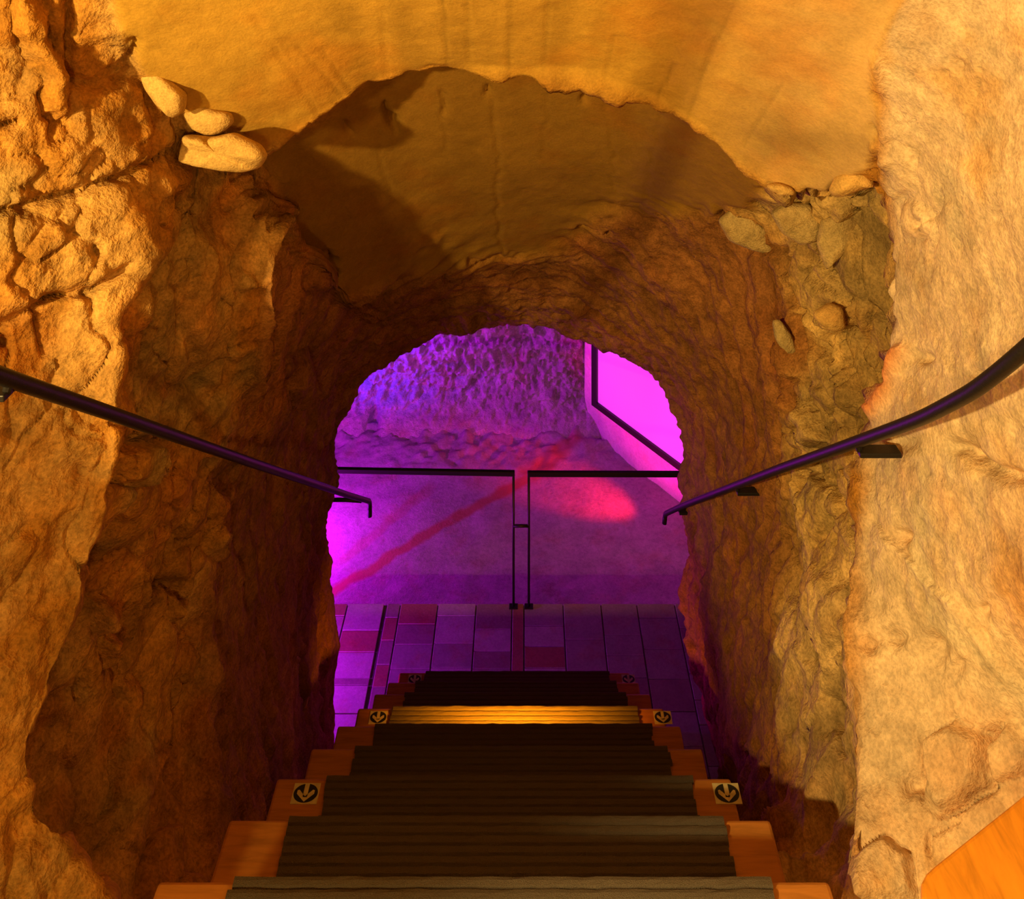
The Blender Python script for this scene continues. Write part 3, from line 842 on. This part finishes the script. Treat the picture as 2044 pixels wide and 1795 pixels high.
b.inputs['Emission Color'].default_value = (.55, .09, 1.0, 1); b.inputs['Emission Strength'].default_value = .36
M_glow = m
bm = bmesh.new(); wall_box(bm, s0+t*1.3, s1-t, z0+t, z1-t, .010, .022); bmesh.ops.recalc_face_normals(bm, faces=bm.faces)
from_bm('panel', bm, [M_glow], ds)

# ------------------------------------------------------------------ guard railing on the edge of the landing
YR = 4.262
def R_(px, py): return W(px, py, YR)
gr = empty('guard_railing', (W(1040, 1212, YR)[0], YR, 0), 'thin black guard railing with a gap between two posts on the landing edge', 'railing')
def tube(name, pts, r, seg=12):
    bm = bmesh.new(); bm_tube(bm, pts, r, seg); return from_bm(name, bm, [M_iron], gr, True)
zr = R_(1000, 945)[2]
xa, xb = R_(1025, 0)[0], R_(1055.5, 0)[0]
def squarebar(name, x0, x1, za, zb, h):
    bm = bmesh.new(); r = bmesh.ops.create_cube(bm, size=1)
    for v in r['verts']:
        x = x0 if v.co.x < 0 else x1; z = za if v.co.x < 0 else zb
        v.co = Vector((x, YR+v.co.y*.02, z+v.co.z*h))
    bmesh.ops.bevel(bm, geom=list(bm.edges), offset=.002, segments=1, affect='EDGES')
    return from_bm(name, bm, [M_iron], gr)
squarebar('top_rail', -1.75, xa+.0065, zr+.030, zr, .023)
squarebar('top_rail', xb-.0065, 1.55, zr-.002, zr-.006, .023)
for x, top in ((xa, zr+.004), (xb, zr+.002), (-1.72, zr+.02), (1.52, zr-.02)):
    tube('post', [(x, YR, .0), (x, YR, top)], .0062)
    bm = bmesh.new(); bm_box(bm, (x-.022, YR-.016, 0), (x+.022, YR+.016, .006), .002); from_bm('foot_plate', bm, [M_iron], gr)
tube('link_bar', [(xa, YR, R_(0, 1050)[2]), (xb, YR, R_(0, 1050)[2])], .0075)

# ------------------------------------------------------------------ camera
cam = bpy.data.cameras.new('camera'); co = bpy.data.objects.new('camera', cam); C.objects.link(co)
co.location = (0, 0, CZ); co.rotation_euler = (math.pi/2, 0, 0)
cam.sensor_fit = 'HORIZONTAL'; cam.sensor_width = 36; cam.lens = 36*F/2044
cam.shift_x = -(VX-1022)/2044; cam.shift_y = (HY-897.5)/2044
cam.clip_start = .02
bpy.context.scene.camera = co

# ------------------------------------------------------------------ light
def lamp(name, kind, loc, col, power, **kw):
    l = bpy.data.lights.new(name, kind); o = bpy.data.objects.new(name, l); C.objects.link(o)
    o.location = loc; l.color = col; l.energy = power
    tgt = kw.pop('target', None)
    for k, v in kw.items(): setattr(l, k, v)
    if tgt is not None:
        d = Vector(tgt)-Vector(loc); o.rotation_euler = d.to_track_quat('-Z', 'Y').to_euler()
    return o
lamp('stair_lamp', 'POINT', (-1.30, -.90, CZ-.36), (1.0, .61, .15), 100, shadow_soft_size=.09)
lamp('fill_light', 'POINT', (.25, -1.3, CZ-.22), (1.0, .56, .13), 62, shadow_soft_size=.12)  # added fill from behind the viewer, lifts shade on left rock and vault
lamp('wall_fill_spot', 'SPOT', (-1.30, -.20, CZ-.15), (1.0, .67, .21), 250, spot_size=1.33, spot_blend=.2, shadow_soft_size=.03, target=(-.30, .80, CZ-.12))  # added spot, cone set to brighten the right wall and leave steps dark
# strip under one nosing, shining on the tread below
Yn, Zn = nose(4)
lamp('nosing_strip', 'AREA', (XS+.02, Yn+.006, Zn-.05), (1.0, .30, .005), 8.5, shape='RECTANGLE', size=.26, spread=1.9, size_y=.02, target=(XS+.02, Yn+.20, Zn-RS))
# coloured spotlights of the hall
lamp('violet_lamp', 'POINT', (-1.55, 5.3, PZ+.32), (.74, .006, 1.0), 46, shadow_soft_size=.05)
lamp('violet_lamp', 'POINT', (-1.40, 3.76, .20), (.58, .008, 1.0), 42, shadow_soft_size=.04)
lamp('violet_lamp', 'SPOT', (-2.4, 5.75, PZ+1.7), (.66, .008, .85), 150, spot_size=.7, spot_blend=1, shadow_soft_size=.04, target=(-.3, 6.6, PZ+.75))
lamp('blue_lamp', 'SPOT', (-1.9, 5.9, PZ+.9), (.07, .015, 1.0), 150, spot_size=.9, spot_blend=1, shadow_soft_size=.05, target=(-1.25, 6.6, PZ+.55))
lamp('pink_lamp', 'SPOT', (.45, 4.46, PZ+.2), (1.0, .006, .42), 120, spot_size=1.0, spot_blend=.5, shadow_soft_size=.03, target=(.95, 5.75, PZ+.66))
lamp('red_lamp', 'SPOT', (1.10, 5.36, PZ+.34), (1.0, .010, .04), 90, spot_size=.62, spot_blend=.9, shadow_soft_size=.02, target=(.36, 5.80, PZ))
w = bpy.data.worlds.new('world'); bpy.context.scene.world = w; w.use_nodes = True
w.node_tree.nodes['Background'].inputs[0].default_value = (.9, .35, .2, 1); w.node_tree.nodes['Background'].inputs[1].default_value = .006

vs = bpy.context.scene.view_settings
vs.view_transform = 'Standard'; vs.look = 'None'; vs.exposure = 0; vs.gamma = 1; vs.use_curve_mapping = False
